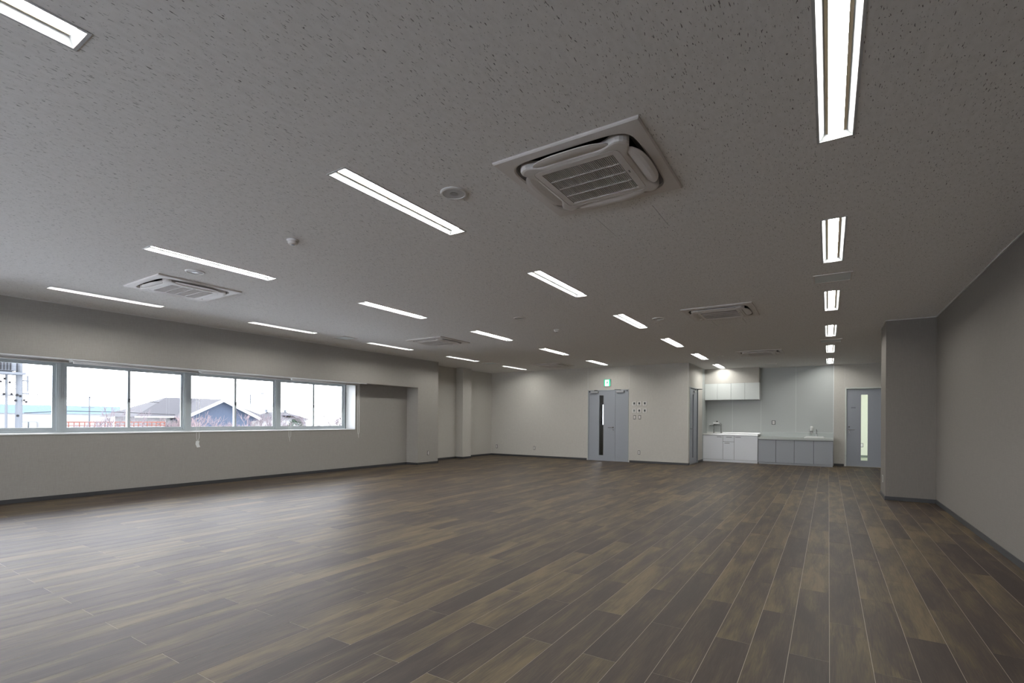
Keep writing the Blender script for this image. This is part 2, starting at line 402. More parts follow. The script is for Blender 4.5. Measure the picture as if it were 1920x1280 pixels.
# ---- windows
struct(boxes('trim_7', [(XLF - .035, XLF - .006, NY, JY + .01, SOF - .013, SOF - .001)], M_sill), 'white rail along the lower edge of the bulkhead')
XF = -9.88
sill = struct(boxes('trim_5', [(XF - .02, XLR + .012, NY, JY, SILL - .02, SILL)], M_sill, bevel=.003), 'white window sill board')
jamb = struct(boxes('trim_6', [(XF - .02, XLR + .002, JY, JY + .012, SILL, SOF)], M_sill), 'white window jamb board')
def window(n, y0, y1):
    w = bpy.data.objects.new('window_%d' % n, None); COL.objects.link(w); w.location = (XF, y0, SILL); w['kind'] = 'structure'
    w['label'] = 'aluminium sliding window with two panes, number %d counted from the far end' % n
    t = .032
    boxes('window_frame', [(XF - .05, XF + .03, y0, y0 + t, SILL, SOF), (XF - .05, XF + .03, y1 - t, y1, SILL, SOF),
                           (XF - .05, XF + .03, y0 + t, y1 - t, SILL, SILL + .028), (XF - .05, XF + .03, y0 + t, y1 - t, SOF - .028, SOF)], M_alu, w, bevel=.002)
    ym = (y0 + y1) / 2
    for k, (a, b, xx) in enumerate(((y0 + t, ym + .022, XF + .0), (ym - .022, y1 - t, XF - .028))):
        s = boxes('sash', [(xx, xx + .024, a, a + .036, SILL + .028, SOF - .028), (xx, xx + .024, b - .036, b, SILL + .028, SOF - .028),
                           (xx, xx + .024, a + .036, b - .036, SILL + .028, SILL + .076), (xx, xx + .024, a + .036, b - .036, SOF - .062, SOF - .028)], M_alu, w, bevel=.0015)
        boxes('pane', [(xx + .010, xx + .014, a + .034, b - .034, SILL + .07, SOF - .058)], M_glass, s)
        boxes('gasket', [(xx + .006, xx + .026, a + .036, a + .040, SILL + .076, SOF - .062), (xx + .006, xx + .026, b - .040, b - .036, SILL + .076, SOF - .062)], M_alu, s)
    bm = BM(); lathe(bm, (XF + .036, ym + .004, 1.50), [(.012, -.012), (.016, 0), (.010, .014)], 10, 'X'); box(bm, XF + .026, XF + .044, ym - .006, ym + .014, 1.455, 1.515)
    obj('crescent_lock', bm, M_alud, w)
    return w
pitch = 1.765
for n in range(6):
    y1 = JY - .02 - n * pitch; window(n + 1, y1 - pitch + .02, y1)
    # mullion post between frames
    boxes('window_post', [(XF - .06, XF + .036, y1 - pitch - .012, y1 - pitch + .02, SILL, SOF)], M_alu, bpy.data.objects['window_%d' % (n + 1)], bevel=.002)
boxes('window_post', [(XF - .06, XF + .03, JY - .02, JY, SILL, SOF)], M_alud, bpy.data.objects['window_1'])

w9 = bpy.data.objects.new('window_9', None); COL.objects.link(w9); w9.location = (NWX[0], NY - .12, SILL); w9['kind'] = 'structure'
w9['label'] = 'band of sliding windows in the wall behind the camera'
for k in range(5):
    a = NWX[0] + (NWX[1] - NWX[0]) * k / 4; boxes('window_frame', [(a - .03, a + .03, NY - .16, NY - .08, SILL, SOF)], M_alu, w9)
    if k < 4: boxes('pane', [(a + .03, a + (NWX[1] - NWX[0]) / 4 - .03, NY - .13, NY - .125, SILL + .03, SOF - .03)], M_glass, w9)
boxes('window_frame', [(NWX[0], NWX[1], NY - .16, NY - .08, SILL, SILL + .03), (NWX[0], NWX[1], NY - .16, NY - .08, SOF - .03, SOF)], M_alu, w9)

# roller blinds rolled up under the bulkhead
which = ['over the window at the far end', 'over the second window from the far end', 'over the third window from the far end', 'over the window cut by the left edge', 'outside the left edge of the photo']
for n in range(4):
    y1 = 7.945 - n * pitch; y0 = y1 - pitch + .014; cx = -9.33
    b = thing('roller_blind', 'white roller blind rolled up ' + which[n], 'blind', (cx, y0, SOF), 'roller blinds under the bulkhead')
    boxes('head_rail', [(cx - .03, cx + .03, y0, y1 + .01, SOF - .014, SOF)], M_white, b, bevel=.002)
    bm = BM(); tube(bm, [(cx, y0 + .02, SOF - .034), (cx, y1 - .02, SOF - .034)], .019, 14); obj('rolled_fabric', bm, M_white, b, smooth=True)
    if n < 3:
        bm = BM(); zb = .84 if n == 0 else .80
        cyy = y1 - .02
        tube(bm, [(cx, cyy - .022, SOF - .03), (cx, cyy - .022, zb + .10), (cx, cyy - .016, zb + .02), (cx, cyy, zb)], .0030, 6)
        tube(bm, [(cx, cyy + .022, SOF - .03), (cx, cyy + .024, zb + .12), (cx, cyy + .022, zb + .05), (cx, cyy, zb)], .0030, 6)
        obj('pull_cord', bm, M_ceram, b, smooth=True)
        bm = BM()
        if n == 2:
            zz = zb
            P = [((-.028), 0, zz), (.028, .0, zz), (-.036, 0, zz - .055), (.020, 0, zz - .055), (-.016, 0, zz - .115), (.036, 0, zz - .108)]
            for a in ((0, 1, 3, 2), (2, 3, 5, 4)):
                f = [bm.verts.new((cx + .012 * (1 if P[k][2] < zz - .06 else 0), cyy + P[k][0], P[k][2])) for k in a]; bm.faces.new(f)
            bmesh.ops.remove_doubles(bm, verts=bm.verts, dist=1e-5)
            r_ = bmesh.ops.extrude_face_region(bm, geom=list(bm.faces))
            for e in r_['geom']:
                if isinstance(e, bmesh.types.BMVert): e.co.x -= .003
            obj('paper_tag', bm, M_sill, b)
        else:
            tube(bm, [(cx, cyy, zb + .004), (cx, cyy, zb - .03), (cx + .004, cyy + .004, zb - .08)], [.004, .006, .003], 8)
            obj('cord_weight', bm, M_white, b, smooth=True)

# ------------------------------------------------------------------ ceiling lights
def make_light():
    r = thing('ceiling_light', '', 'ceiling light', (0, 0, 0), 'recessed linear ceiling lights')
    h, f = .0775, .013; l = LL / 2
    boxes('frame', [(-h - f, -h, -l - f, l + f, -.003, .0), (h, h + f, -l - f, l + f, -.003, .0), (-h, h, -l - f, -l, -.003, .0), (-h, h, l, l + f, -.003, .0)], M_flange, r)
    bm = BM(); a, b_ = h, .050; l2 = l - .024; d = .029
    o = [(-a, -l, 0), (a, -l, 0), (a, l, 0), (-a, l, 0)]; i = [(-b_, -l2, d), (b_, -l2, d), (b_, l2, d), (-b_, l2, d)]
    for k in range(4): quad(bm, o[k], o[(k + 1) % 4], i[(k + 1) % 4], i[k])
    quad(bm, *i)
    bmesh.ops.remove_doubles(bm, verts=bm.verts, dist=1e-5)
    obj('reflector', bm, M_refl, r)
    bm = BM(); w = .037; l3 = l - .022
    pr = [(-w * .94, .0250), (-w * .8, .0240), (-w * .35, .0232), (w * .35, .0232), (w * .8, .0240), (w * .94, .0250)]
    A = [bm.verts.new((x, -l3, z)) for x, z in pr]; B = [bm.verts.new((x, l3, z)) for x, z in pr]
    for k in range(5): bm.faces.new((A[k], B[k], B[k + 1], A[k + 1]))
    bm.faces.new(A); bm.faces.new(B[::-1])
    obj('diffuser', bm, M_lamp, r)
    boxes('light_bar_housing', [(-w - .001, w + .001, -l3, l3, .0275, .0495), (-w - .001, -w * .94, -l3, l3, .0240, .030), (w * .94, w + .001, -l3, l3, .0240, .030)], M_tan, r)
    boxes('side_strip', [(-.050, -w - .002, -l3, l3, .0265, .0285), (w + .002, .050, -l3, l3, .0265, .0285)], M_tan, r)
    return r
proto = make_light()
ordn = ['', 'second ', 'third ', 'fourth ', 'fifth ', 'sixth ', 'seventh ']
rowname = ['row nearest the right wall', 'second row from the right wall', 'second row from the windows', 'row nearest the windows']
for q, (ci, k, x, y) in enumerate(lights):
    o = proto if q == 0 else copy_tree(proto)
    o.location = (x, y, H)
    kmax = 5 if ci < 2 else 4
    # counted from the camera end among those the photo shows
    first = {0: 0, 1: -1, 2: 0, 3: 0}[ci]
    if k < first:
        o['label'] = 'lit ceiling light behind the camera, %s, %s one' % (rowname[ci], ('nearer' if k == first - 1 else 'farther'))
    elif k == kmax:
        o['label'] = 'long lit ceiling light, farthest of the ' + rowname[ci]
    else:
        n = k - first
        o['label'] = 'long lit ceiling light, %snearest in the %s' % (ordn[n], rowname[ci])

# ------------------------------------------------------------------ cassette air conditioners
def sstep(a, b, x):
    t = min(1, max(0, (x - a) / (b - a))); return t * t * (3 - 2 * t)
def sq(a, n, th):
    c, s = abs(math.cos(th)), abs(math.sin(th)); return a / (c ** n + s ** n) ** (1 / n)
def flat(a, th): return a / max(abs(math.cos(th)), abs(math.sin(th)))
def r_open(th): return sq(.392, 7, th)
def r_mid(th):
    c, s = abs(math.cos(th)), abs(math.sin(th)); ra = min(c, s) / max(c, s)
    return sq(.368, 7, th) - .062 * (1 - sstep(.58, .86, ra)) / max(c, s) * .95
NA = 128
TH = [math.pi / 4 + 2 * math.pi * k / NA for k in range(NA)]
def rings(bm, L, close_first=False, close_last=False):
    R = []
    for fn, z in L: R.append([bm.verts.new((fn(t) * math.cos(t), fn(t) * math.sin(t), z)) for t in TH])
    for A, B in zip(R, R[1:]):
        for k in range(NA): bm.faces.new((A[k], A[(k + 1) % NA], B[(k + 1) % NA], B[k]))
    if close_first: bm.faces.new(R[0])
    if close_last: bm.faces.new(R[-1])
def make_ac():
    r = thing('air_conditioner', '', 'air conditioner', (0, 0, 0), 'ceiling cassette air conditioners')
    bm = BM()
    rings(bm, [(lambda t: flat(.463, t), .0), (lambda t: flat(.463, t), -.009), (lambda t: flat(.456, t), -.016), (lambda t: r_open(t) + .012, -.020), (r_open, -.016), (r_open, .02)])
    obj('outer_panel', bm, M_ac, r)
    bm = BM(); rings(bm, [(lambda t: r_open(t) + .002, .01), (lambda t: r_open(t) + .002, .10), (lambda t: .01, .10)]); obj('inner_duct', bm, M_black, r)
    bm = BM(); rings(bm, [(lambda t: r_open(t) - .002, .004), (lambda t: sq(.345, 7, t), .022)]); obj('duct_ring', bm, M_acgap, r)
    bm = BM()
    rings(bm, [(r_mid, .01), (r_mid, -.026), (lambda t: r_mid(t) - .006, -.036), (lambda t: r_mid(t) - .02, -.040), (lambda t: sq(.284, 16, t), -.042),
               (lambda t: sq(.282, 16, t), -.0385), (lambda t: sq(.280, 16, t), -.0385), (lambda t: sq(.278, 16, t), -.042), (lambda t: flat(.236, t), -.043), (lambda t: flat(.232, t), -.004)])
    obj('centre_panel', bm, M_ac, r)
    boxes('filter_backing', [(-.232, .232, -.232, .232, -.004, -.002)], M_black, r)
    g = BM()
    n = 40
    for k in range(n):
        x = -.232 + .464 * (k + .5) / n; box(g, x - .0017, x + .0017, -.232, .232, -.041, -.026)
    for k in range(1, 4):
        y = -.232 + .464 * k / 4; box(g, -.232, .232, y - .003, y + .003, -.043, -.026)
    gr = obj('intake_grille', g, M_ac, r)
    boxes('maker_badge', [(.250, .258, -.016, .016, -.0432, -.0422)], M_plate, r)
    for k in range(4):
        bm = BM(); a = k * math.pi / 2; N = 20; S = .262
        top, botm = [], []
        for side, arr in ((0, top), (1, botm)):
            rows = []
            for i in range(N + 1):
                u = -S + 2 * S * i / N; f = (1 - abs(u / S) ** 3.2)
                wid = .006 + .084 * f ** .65
                row = []
                for j in range(5):
                    d = .311 + wid * j / 4 - .004 * (1 - f)
                    z = -.030 - .012 * math.sin(math.pi * (j / 4) * .8) * f - .001 + (.006 if side == 0 else 0)
                    row.append(bm.verts.new((d * math.cos(a) - u * math.sin(a), d * math.sin(a) + u * math.cos(a), z)))
                rows.append(row)
            for A, B in zip(rows, rows[1:]):
                for j in range(4): bm.faces.new((A[j], A[j + 1], B[j + 1], B[j]))
            arr += rows
        edge0 = [q[0] for q in top] + top[-1][1:] + [q[4] for q in top[::-1]][1:] + top[0][::-1][1:-1]
        edge1 = [q[0] for q in botm] + botm[-1][1:] + [q[4] for q in botm[::-1]][1:] + botm[0][::-1][1:-1]
        for i in range(len(edge0)):
            j = (i + 1) % len(edge0); bm.faces.new((edge0[i], edge0[j], edge1[j], edge1[i]))
        obj('air_flap', bm, M_ac, r, smooth=False)
    return r
p = make_ac()
aclab = ['large square ceiling air conditioner nearest the camera, between the two right rows of lights',
         'square ceiling air conditioner above left, nearest the windows and the camera',
         'square ceiling air conditioner in the middle distance towards the right column',
         'square ceiling air conditioner in the middle distance on the window side',
         'far square ceiling air conditioner in front of the kitchenette',
         'farthest square ceiling air conditioner on the window side by the back wall']
for i, (x, y) in enumerate(AC):
    o = p if i == 0 else copy_tree(p)
    o.location = (x, y, H); o['label'] = aclab[i]

# ------------------------------------------------------------------ ceiling vents, speakers, detectors
vlab = ['grey square ceiling vent between the second and third lights of the right row', 'grey square ceiling vent farther along the right row of lights',
        'grey square ceiling vent in the window row of lights, nearer', 'grey square ceiling vent in the window row of lights, farther', 'small dark ceiling vent in front of the grey kitchen panels']
for i, (x, y, a, b) in enumerate(VENT):
    v = thing('ceiling_vent', vlab[i], 'vent', (x, y, H), 'ceiling vents')
    f = .014
    boxes('frame', [(x - a, x + a, y - b, y - b + f, H - .008, H), (x - a, x + a, y + b - f, y + b, H - .008, H), (x - a, x - a + f, y - b + f, y + b - f, H - .008, H), (x + a - f, x + a, y - b + f, y + b - f, H - .008, H)], M_ac, v)
    boxes('mesh_panel', [(x - a + f, x + a - f, y - b + f, y + b - f, H - .004, H)], mat('grey_mesh', (0.74, 0.79, 0.80), 0.6, noise=0.3, nscale=300), v)
for i, (x, y, lab) in enumerate([(-2.23, 2.72, 'round grey ceiling speaker beside the nearest air conditioner'), (-5.84, 2.71, 'round white ceiling speaker near the window-side air conditioner'),
                                 (-4.08, 6.61, 'small dark round ceiling speaker in the middle distance'), (-2.24, 7.74, 'round ceiling speaker left of the middle air conditioner')]):
    s = thing('ceiling_speaker', lab, 'speaker', (x, y, H), 'round ceiling speakers')
    R = .095
    bm = BM(); lathe(bm, (x, y, H), [(R, 0), (R, -.006), (R - .008, -.010), (R - .018, -.010), (R - .02, -.004)], 36); obj('bezel', bm, M_white if i != 2 else M_ac, s)
    bm = BM(); lathe(bm, (x, y, H), [(R - .019, -.002), (R - .019, -.006), (.02, -.008)], 36); obj('grille', bm, mat('speaker_grille', (.55, .55, .55) if i != 1 else (.6, .6, .6), .6, noise=.5, nscale=400), s)
    bm = BM(); lathe(bm, (x, y, H), [(.028, -.007), (.030, -.010), (.016, -.012)], 20); obj('centre_cap', bm, M_closer, s)
for x, y, lab in [(-4.05, 2.69, 'white domed smoke detector between the window-side air conditioner and near lights'), (-4.05, 7.80, 'white domed smoke detector in the middle of the ceiling, farther')]:
    s = thing('smoke_detector', lab, 'smoke detector', (x, y, H), 'smoke detectors')
    bm = BM(); lathe(bm, (x, y, H), [(.052, 0), (.052, -.010), (.046, -.014)], 28); obj('base', bm, M_white, s)
    bm = BM(); lathe(bm, (x, y, H), [(.040, -.012), (.042, -.026), (.036, -.036), (.018, -.041)], 28); obj('dome', bm, M_ac, s)
    bm = BM(); lathe(bm, (x, y, H), [(.016, -.040), (.014, -.044)], 14); obj('sensor', bm, M_dkmetal, s)
for x in (-2.27, -2.17):
    bm = BM(); lathe(bm, (x, 12.93, H), [(.030, 0), (.030, -.008), (.022, -.012)], 16)
    tag(obj('ceiling_plate', bm, M_sill), 'tiny round white ceiling plate before the kitchenette, %s of the pair' % ('left' if x < -2.2 else 'right'), 'ceiling plate', 'pair of ceiling plates')

# ------------------------------------------------------------------ doors
def slit_leaf(name, parent, axis, a0, a1, s0, s1, z0, z1, sz0, sz1, d0, d1, m):
    """door leaf with a tall glazed slit; axis 'X' = leaf runs along X (depth along Y)."""
    L = [(a0, s0, z0, z1), (s1, a1, z0, z1), (s0, s1, z0, sz0), (s0, s1, sz1, z1)]
    bm = BM()
    for p0, p1, q0, q1 in L:
        if axis == 'X': box(bm, p0, p1, d0, d1, q0, q1)
        else: box(bm, d0, d1, p0, p1, q0, q1)
    bmesh.ops.remove_doubles(bm, verts=bm.verts, dist=1e-6)
    lf = obj(name, bm, m, parent)
    dm = (d0 + d1) / 2
    if axis == 'X': boxes('glass_pane', [(s0, s1, dm - .003, dm + .003, sz0, sz1)], M_glass, lf)
    else: boxes('glass_pane', [(dm - .003, dm + .003, s0, s1, sz0, sz1)], M_glass, lf)
    return lf

d1 = bpy.data.objects.new('door_1', None); COL.objects.link(d1); d1.location = ((D1[0] + D1[1]) / 2, YB, 0); d1['kind'] = 'structure'
d1['label'] = 'grey-blue double door with unequal leaves in the back wall'
boxes('door_frame', [(D1[0], D1[0] + .028, YB - .012, YB + .12, 0, D1[2]), (D1[1] - .028, D1[1], YB - .012, YB + .12, 0, D1[2]), (D1[0] + .028, D1[1] - .028, YB - .012, YB + .12, D1[2] - .022, D1[2])], M_doorf, d1, bevel=.002)
lf = slit_leaf('door_leaf', d1, 'X', D1[0] + .031, -5.319, -5.825, -5.688, .006, D1[2] - .026, .168, 1.962, YB + .012, YB + .052, M_door)
def lever(px, py, pz, dx, parent, axis='X', name='lever_handle'):
    bm = BM()
    if axis == 'X':
        lathe(bm, (px, py, pz), [(.024, -.010), (.024, 0)], 16, 'Y'); tube(bm, [(px, py, pz), (px, py - .05, pz), (px + dx * .2, py - .055, pz), (px + dx, py - .052, pz)], .009, 8)
        lathe(bm, (px, py, pz - .075), [(.018, -.010), (.018, 0)], 14, 'Y')
    else:
        lathe(bm, (px, py, pz), [(.024, 0), (.024, .010)], 16, 'X'); tube(bm, [(px, py, pz), (px + .05, py, pz), (px + .055, py + dx * .2, pz), (px + .052, py + dx, pz)], .009, 8)
    return obj(name, bm, M_chrome, parent, smooth=False)
lever(-5.385, YB + .012, 1.005, -.14, lf)
def closer(px0, px1, z0, z1, y, parent, arm):
    b = boxes('door_closer', [(px0, px1, y - .060, y, z0, z1)], M_closer, parent, bevel=.004)
    bm = BM(); tube(bm, [((px0 + px1) / 2, y - .03, z1), ((px0 + px1) / 2, y - .03, z1 + .022), (arm[0], y - .14, z1 + .026), (arm[1], y + .01, z1 + .026)], .008, 6)
    obj('closer_arm', bm, M_dkmetal, parent)
closer(-6.075, -5.845, 2.03, 2.085, YB + .012, lf, (-5.93, -5.86))
lf2 = boxes('door_leaf', [(-5.313, D1[1] - .031, YB + .012, YB + .052, .006, D1[2] - .026)], M_door, d1)
closer(-5.270, -5.045, 2.032, 2.09, YB + .012, lf2, (-5.29, -5.10))
boxes('hinge', [(D1[0] + .02, D1[0] + .06, YB - .006, YB + .014, 2.06, 2.10)], M_dkmetal, d1)
boxes('hinge', [(D1[1] - .06, D1[1] - .02, YB - .006, YB + .014, 2.06, 2.10)], M_dkmetal, d1)

d2 = bpy.data.objects.new('door_2', None); COL.objects.link(d2); d2.location = (XS, (D2[0] + D2[1]) / 2, 0); d2['kind'] = 'structure'
d2['label'] = 'grey-blue door seen edge-on in the side wall of the alcove'
boxes('door_frame', [(XS - .12, XS + .014, D2[0] - .03, D2[0], 0, D2[2] + .02), (XS - .12, XS + .014, D2[1], D2[1] + .03, 0, D2[2] + .02), (XS - .12, XS + .014, D2[0], D2[1], D2[2] - .002, D2[2] + .02)], M_doorf, d2)
lf = slit_leaf('door_leaf', d2, 'Y', D2[0] + .004, D2[1] - .004, 14.54, 14.68, .006, D2[2] - .006, .175, 1.965, XS - .05, XS - .010, M_door)
lever(XS - .010, 14.27, 1.0, .13, lf, 'Y')
boxes('door_closer', [(XS - .010, XS + .035, 14.60, 14.82, 2.02, 2.075)], M_closer, lf, bevel=.004)
bm = BM(); tube(bm, [(XS + .02, 14.71, 2.075), (XS + .02, 14.71, 2.12), (XS + .16, 14.95, 2.125), (XS + .02, 15.10, 2.125)], .008, 6); obj('closer_arm', bm, M_dkmetal, lf)

d3 = bpy.data.objects.new('door_3', None); COL.objects.link(d3); d3.location = ((D3[0] + D3[1]) / 2, YK, 0); d3['kind'] = 'structure'
d3['label'] = 'grey door with bright glazed slit beside the kitchenette, half behind the column'
boxes('door_frame', [(D3[0], D3[0] + .028, YK - .016, YK + .12, 0, D3[2]), (D3[1] - .028, D3[1], YK - .016, YK + .12, 0, D3[2]), (D3[0] + .028, D3[1] - .028, YK - .016, YK + .12, D3[2] - .026, D3[2])], M_kjoint, d3, bevel=.002)
lf = slit_leaf('door_leaf', d3, 'X', D3[0] + .033, D3[1] - .033, .745, .895, .006, D3[2] - .03, .172, 1.958, YK + .05, YK + .09, M_door)
lever(.478, YK + .05, 1.0, .125, lf)
bm = BM(); lathe(bm, (.478, YK + .05, 1.08), [(.020, -.012), (.020, 0)], 16, 'Y'); obj('thumb_turn', bm, M_plate, lf)
# three small dark characters of the room name (too small to read)
bm = BM()
for k in range(3):
    x = .520 + k * .036; z = 1.592; y = YK + .0494; s = .030
    st = [[(0, .9, 1, 1), (0, 0, 1, .12), (.42, 0, .58, 1), (.1, .45, .9, .57)], [(0, 0, .14, 1), (.86, 0, 1, 1), (0, .88, 1, 1), (0, 0, 1, .12), (.25, .45, .75, .58), (.43, .2, .57, .85)],
          [(0, .88, 1, 1), (.43, 0, .57, 1), (0, .5, 1, .62), (0, 0, 1, .12), (.1, .2, .24, .5), (.76, .2, .9, .5)]][k]
    for a, b, c, d in st: box(bm, x + a * s, x + c * s, y - .0006, y, z + b * s, z + d * s)
obj('room_lettering', bm, M_text, lf)

# rooms behind the doors
cr_ = struct(boxes('wall_corridor', [(XOUT, XS - .14, YK - .1, YK, 0, 1.05), (XOUT, XS - .14, YK - .1, YK, 1.76, TOP), (XOUT, -6.67, YK - .1, YK, 1.05, 1.76), (-5.9, XS - .14, YK - .1, YK, 1.05, 1.76),
                                      (XOUT, XOUT + .1, YB + .14, YK, 0, TOP)], M_corr), 'dim corridor wall beyond the double door')
struct(boxes('floor_corridor', [(XOUT + .1, XS - .14, YB + .14, YK - .1, -.2, 0)], M_corr), 'corridor floor')
boxes('window_frame', [(-6.67, -6.655, YK - .1, YK, 1.05, 1.76), (-6.685, -5.9, YK - .06, YK - .03, 1.05, 1.07), (-6.3, -6.28, YK - .06, YK - .03, 1.07, 1.76)], M_alu, cr_)
r3 = struct(boxes('wall_room', [(-.6, 2.6, 20.9, 21.0, 0, TOP), (-.7, -.6, YK + .14, 21.0, 0, TOP), (2.6, 2.7, YK + .14, 21.0, 0, TOP)], M_roomwall), 'pale wall of the lit room behind the glazed door')
struct(boxes('floor_room', [(-.6, 2.6, YK + .14, 20.9, -.2, 0)], mat('pale_floor', (.45, .5, .42), .5, noise=.05)), 'pale floor of the lit room')
struct(boxes('ceiling_room', [(-.7, 2.7, YK + .14, 21.0, H, TOP + .1)], M_roomwall), 'ceiling of the lit room')
struct(boxes('baseboard_room', [(-.6, 2.6, 20.89, 20.9, 0, .075)], mat('grey_green_baseboard', (.12, .15, .12), .5, noise=.05)))
bm = BM(); box(bm, .2, 1.4, 18.9, 19.1, H - .03, H - .002)
tag(obj('ceiling_light', bm, mat('room_lamp', (.9, .9, .9), .5, emit=(1, 1, .86), es=9.0)), 'lit ceiling lamp inside the room behind the glazed door, out of view', 'ceiling light')
def outlet(x, y, z, lab, face='Y', w=.07, h=.115, kind='wall_outlet', cat='outlet', group='wall outlets'):
    o = thing(kind, lab, cat, (x, y, z), group)
    if face == 'Y':
        boxes('cover_plate', [(x - w / 2, x + w / 2, y - .007, y, z - h / 2, z + h / 2)], M_plate, o, bevel=.002)
        boxes('insert', [(x - w * .30, x + w * .30, y - .0095, y - .007, z - h * .36, z + h * .38)], M_white, o)
        boxes('slot', [(x - .010, x - .006, y - .0100, y - .0095, z - .01, z + .012), (x + .006, x + .010, y - .0100, y - .0095, z - .01, z + .012)], M_text, o)
    elif face == 'X':
        boxes('cover_plate', [(x, x + .007, y - w / 2, y + w / 2, z - h / 2, z + h / 2)], M_plate, o, bevel=.002)
        boxes('insert', [(x + .007, x + .0095, y - w * .30, y + w * .30, z - h * .36, z + h * .38)], M_white, o)
        boxes('slot', [(x + .0095, x + .010, y - .010, y - .006, z - .01, z + .012), (x + .0095, x + .010, y + .006, y + .010, z - .01, z + .012)], M_text, o)
    else:
        boxes('cover_plate', [(x - .007, x, y - w / 2, y + w / 2, z - h / 2, z + h / 2)], M_wall, o, bevel=.002)
        boxes('insert', [(x - .0095, x - .007, y - w * .30, y + w * .30, z - h * .36, z + h * .38)], M_plate, o)
    return o
outlet(-9.535, YB, .302, 'wall outlet on the back wall next to its left corner')
outlet(-8.060, YB, .298, 'wall outlet on the back wall halfway between corner and double door')
outlet(-4.59, YB, .295, 'wall outlet on the back wall just right of the double door')
outlet(XLF, 10.115, .298, 'wall outlet low on the end of the window-side block', 'X')
outlet(-1.36, YK - .006, 1.182, 'outlet on the grey kitchen wall panel above the grey worktop', 'Y', .10, .12)
outlet(XC, 10.08, .295, 'small outlet low on the hidden side of the right column', 'XN')
outlet(.97, 20.9, .42, 'outlet seen through the glazed slit of the right door', 'Y', .085, .14)

# air conditioner remotes and light switches right of the double door
rl = ['top left', 'top middle', 'top right', 'bottom left', 'bottom middle', 'bottom right']
for k in range(6):
    x = (-4.736, -4.587, -4.426)[k % 3]; z = (1.705, 1.497)[k // 3]
    o = thing('remote_controller', 'white wall controller with small screen, %s of the six' % rl[k], 'controller', (x, YB, z), 'wall controllers beside the double door')
    boxes('case', [(x - .060, x + .060, YB - .018, YB, z - .060, z + .060)], M_white, o, bevel=.003)
    boxes('screen', [(x - .024, x + .024, YB - .0195, YB - .018, z - .028, z + .034)], M_screenl if k == 3 else M_screen, o)
    boxes('button', [(x - .020, x + .020, YB - .0195, YB - .018, z - .050, z - .044)], M_plate, o)
for k in range(2):
    x = (-4.727, -4.577)[k]; z = 1.308
    o = thing('light_switch', 'grey framed light switch below the controllers, %s one' % ('left' if k == 0 else 'right'), 'light switch', (x, YB, z), 'light switches beside the double door')
    boxes('cover_plate', [(x - .036, x + .036, YB - .007, YB, z - .060, z + .060)], M_plate, o, bevel=.002)
    boxes('rocker', [(x - .022, x + .022, YB - .011, YB - .007, z - .040, z + .044)], M_white, o, bevel=.001)
bm = BM(); lathe(bm, (-6.97, YB - .09, 0), [(.020, .0), (.020, .006), (.008, .010), (.008, .035), (.014, .037), (.014, .05)], 14)
tag(obj('door_stop', bm, M_chrome), 'small metal door stop on the floor left of the double door', 'door stop')

# exit sign
ex = thing('exit_sign', 'lit green and white running-man exit sign above the double door', 'exit sign', (-5.555, YB, 2.23))
X0, X1, Z0, Z1 = -5.660, -5.450, 2.225, 2.435
boxes('housing', [(X0, X1, YB - .045, YB, Z0, Z1)], M_closer, ex, bevel=.003)
boxes('green_face', [(X0 + .006, X1 - .006, YB - .048, YB - .045, Z0 + .006, Z1 - .008)], M_green, ex)
boxes('white_doorway', [(X0 + .042, X1 - .050, YB - .0495, YB - .048, Z0 + .010, Z1 - .022)], M_signw, ex)
bm = BM(); cx, y = -5.552, YB - .0505
def strip(p, q, w):
    p, q = Vector(p), Vector(q); n = Vector((-(q - p).y, (q - p).x)).normalized() * w / 2
    quad(bm, (cx + p.x - n.x, y, 2.23 + p.y - n.y), (cx + q.x - n.x, y, 2.23 + q.y - n.y), (cx + q.x + n.x, y, 2.23 + q.y + n.y), (cx + p.x + n.x, y, 2.23 + p.y + n.y))
strip((.012, .135), (-.004, .085), .030); strip((.008, .130), (.038, .105), .012); strip((.010, .132), (-.022, .118), .012)
strip((-.022, .118), (-.032, .095), .011); strip((-.004, .088), (.020, .062), .015); strip((.020, .062), (.018, .022), .013)
strip((-.006, .088), (-.022, .060), .015); strip((-.022, .060), (-.048, .050), .013)
c = [bm.verts.new((cx + .020 + .013 * math.cos(a * math.pi / 6), y, 2.23 + .158 + .013 * math.sin(a * math.pi / 6))) for a in range(12)]; bm.faces.new(c)
r_ = bmesh.ops.extrude_face_region(bm, geom=list(bm.faces))
for e in r_['geom']:
    if isinstance(e, bmesh.types.BMVert): e.co.y += .001
obj('running_figure', bm, mat('dark_green_figure', (0.01, 0.20, 0.12), 0.5, emit=(0.0, 0.35, 0.2), es=0.35), ex)

# ------------------------------------------------------------------ kitchenette
YF = 15.82
kc = thing('base_cabinet', 'white kitchen base cabinet with steel worktop, left of the grey one', 'cabinet', (-2.47, 16.1, 0))
XA, XB = XS + .014, -1.712
boxes('body', [(XA, XB, YF + .02, YK - .012, .075, .80)], M_plate, kc)  # carcass coloured dark to paint the shadow in the door gaps
boxes('kick_board', [(XA, XB, YF + .012, YF + .03, .002, .073)], M_cabw, kc)
def handle(x0, x1, z, y, par): boxes('handle', [(x0, x1, y - .010, y, z - .006, z + .006)], M_plate, par, bevel=.001)
dd = boxes('door', [(XA, -2.646, YF, YF + .019, .080, .792)], M_cabw, kc, bevel=.0015); handle(-2.81, -2.68, .745, YF, dd)
dd = boxes('drawer', [(-2.638, -2.340, YF, YF + .019, .611, .792)], M_cabw, kc, bevel=.0015); handle(-2.55, -2.40, .742, YF, dd)
dd = boxes('door', [(-2.638, -2.340, YF, YF + .019, .080, .603)], M_cabw, kc, bevel=.0015); handle(-2.60, -2.46, .566, YF, dd)
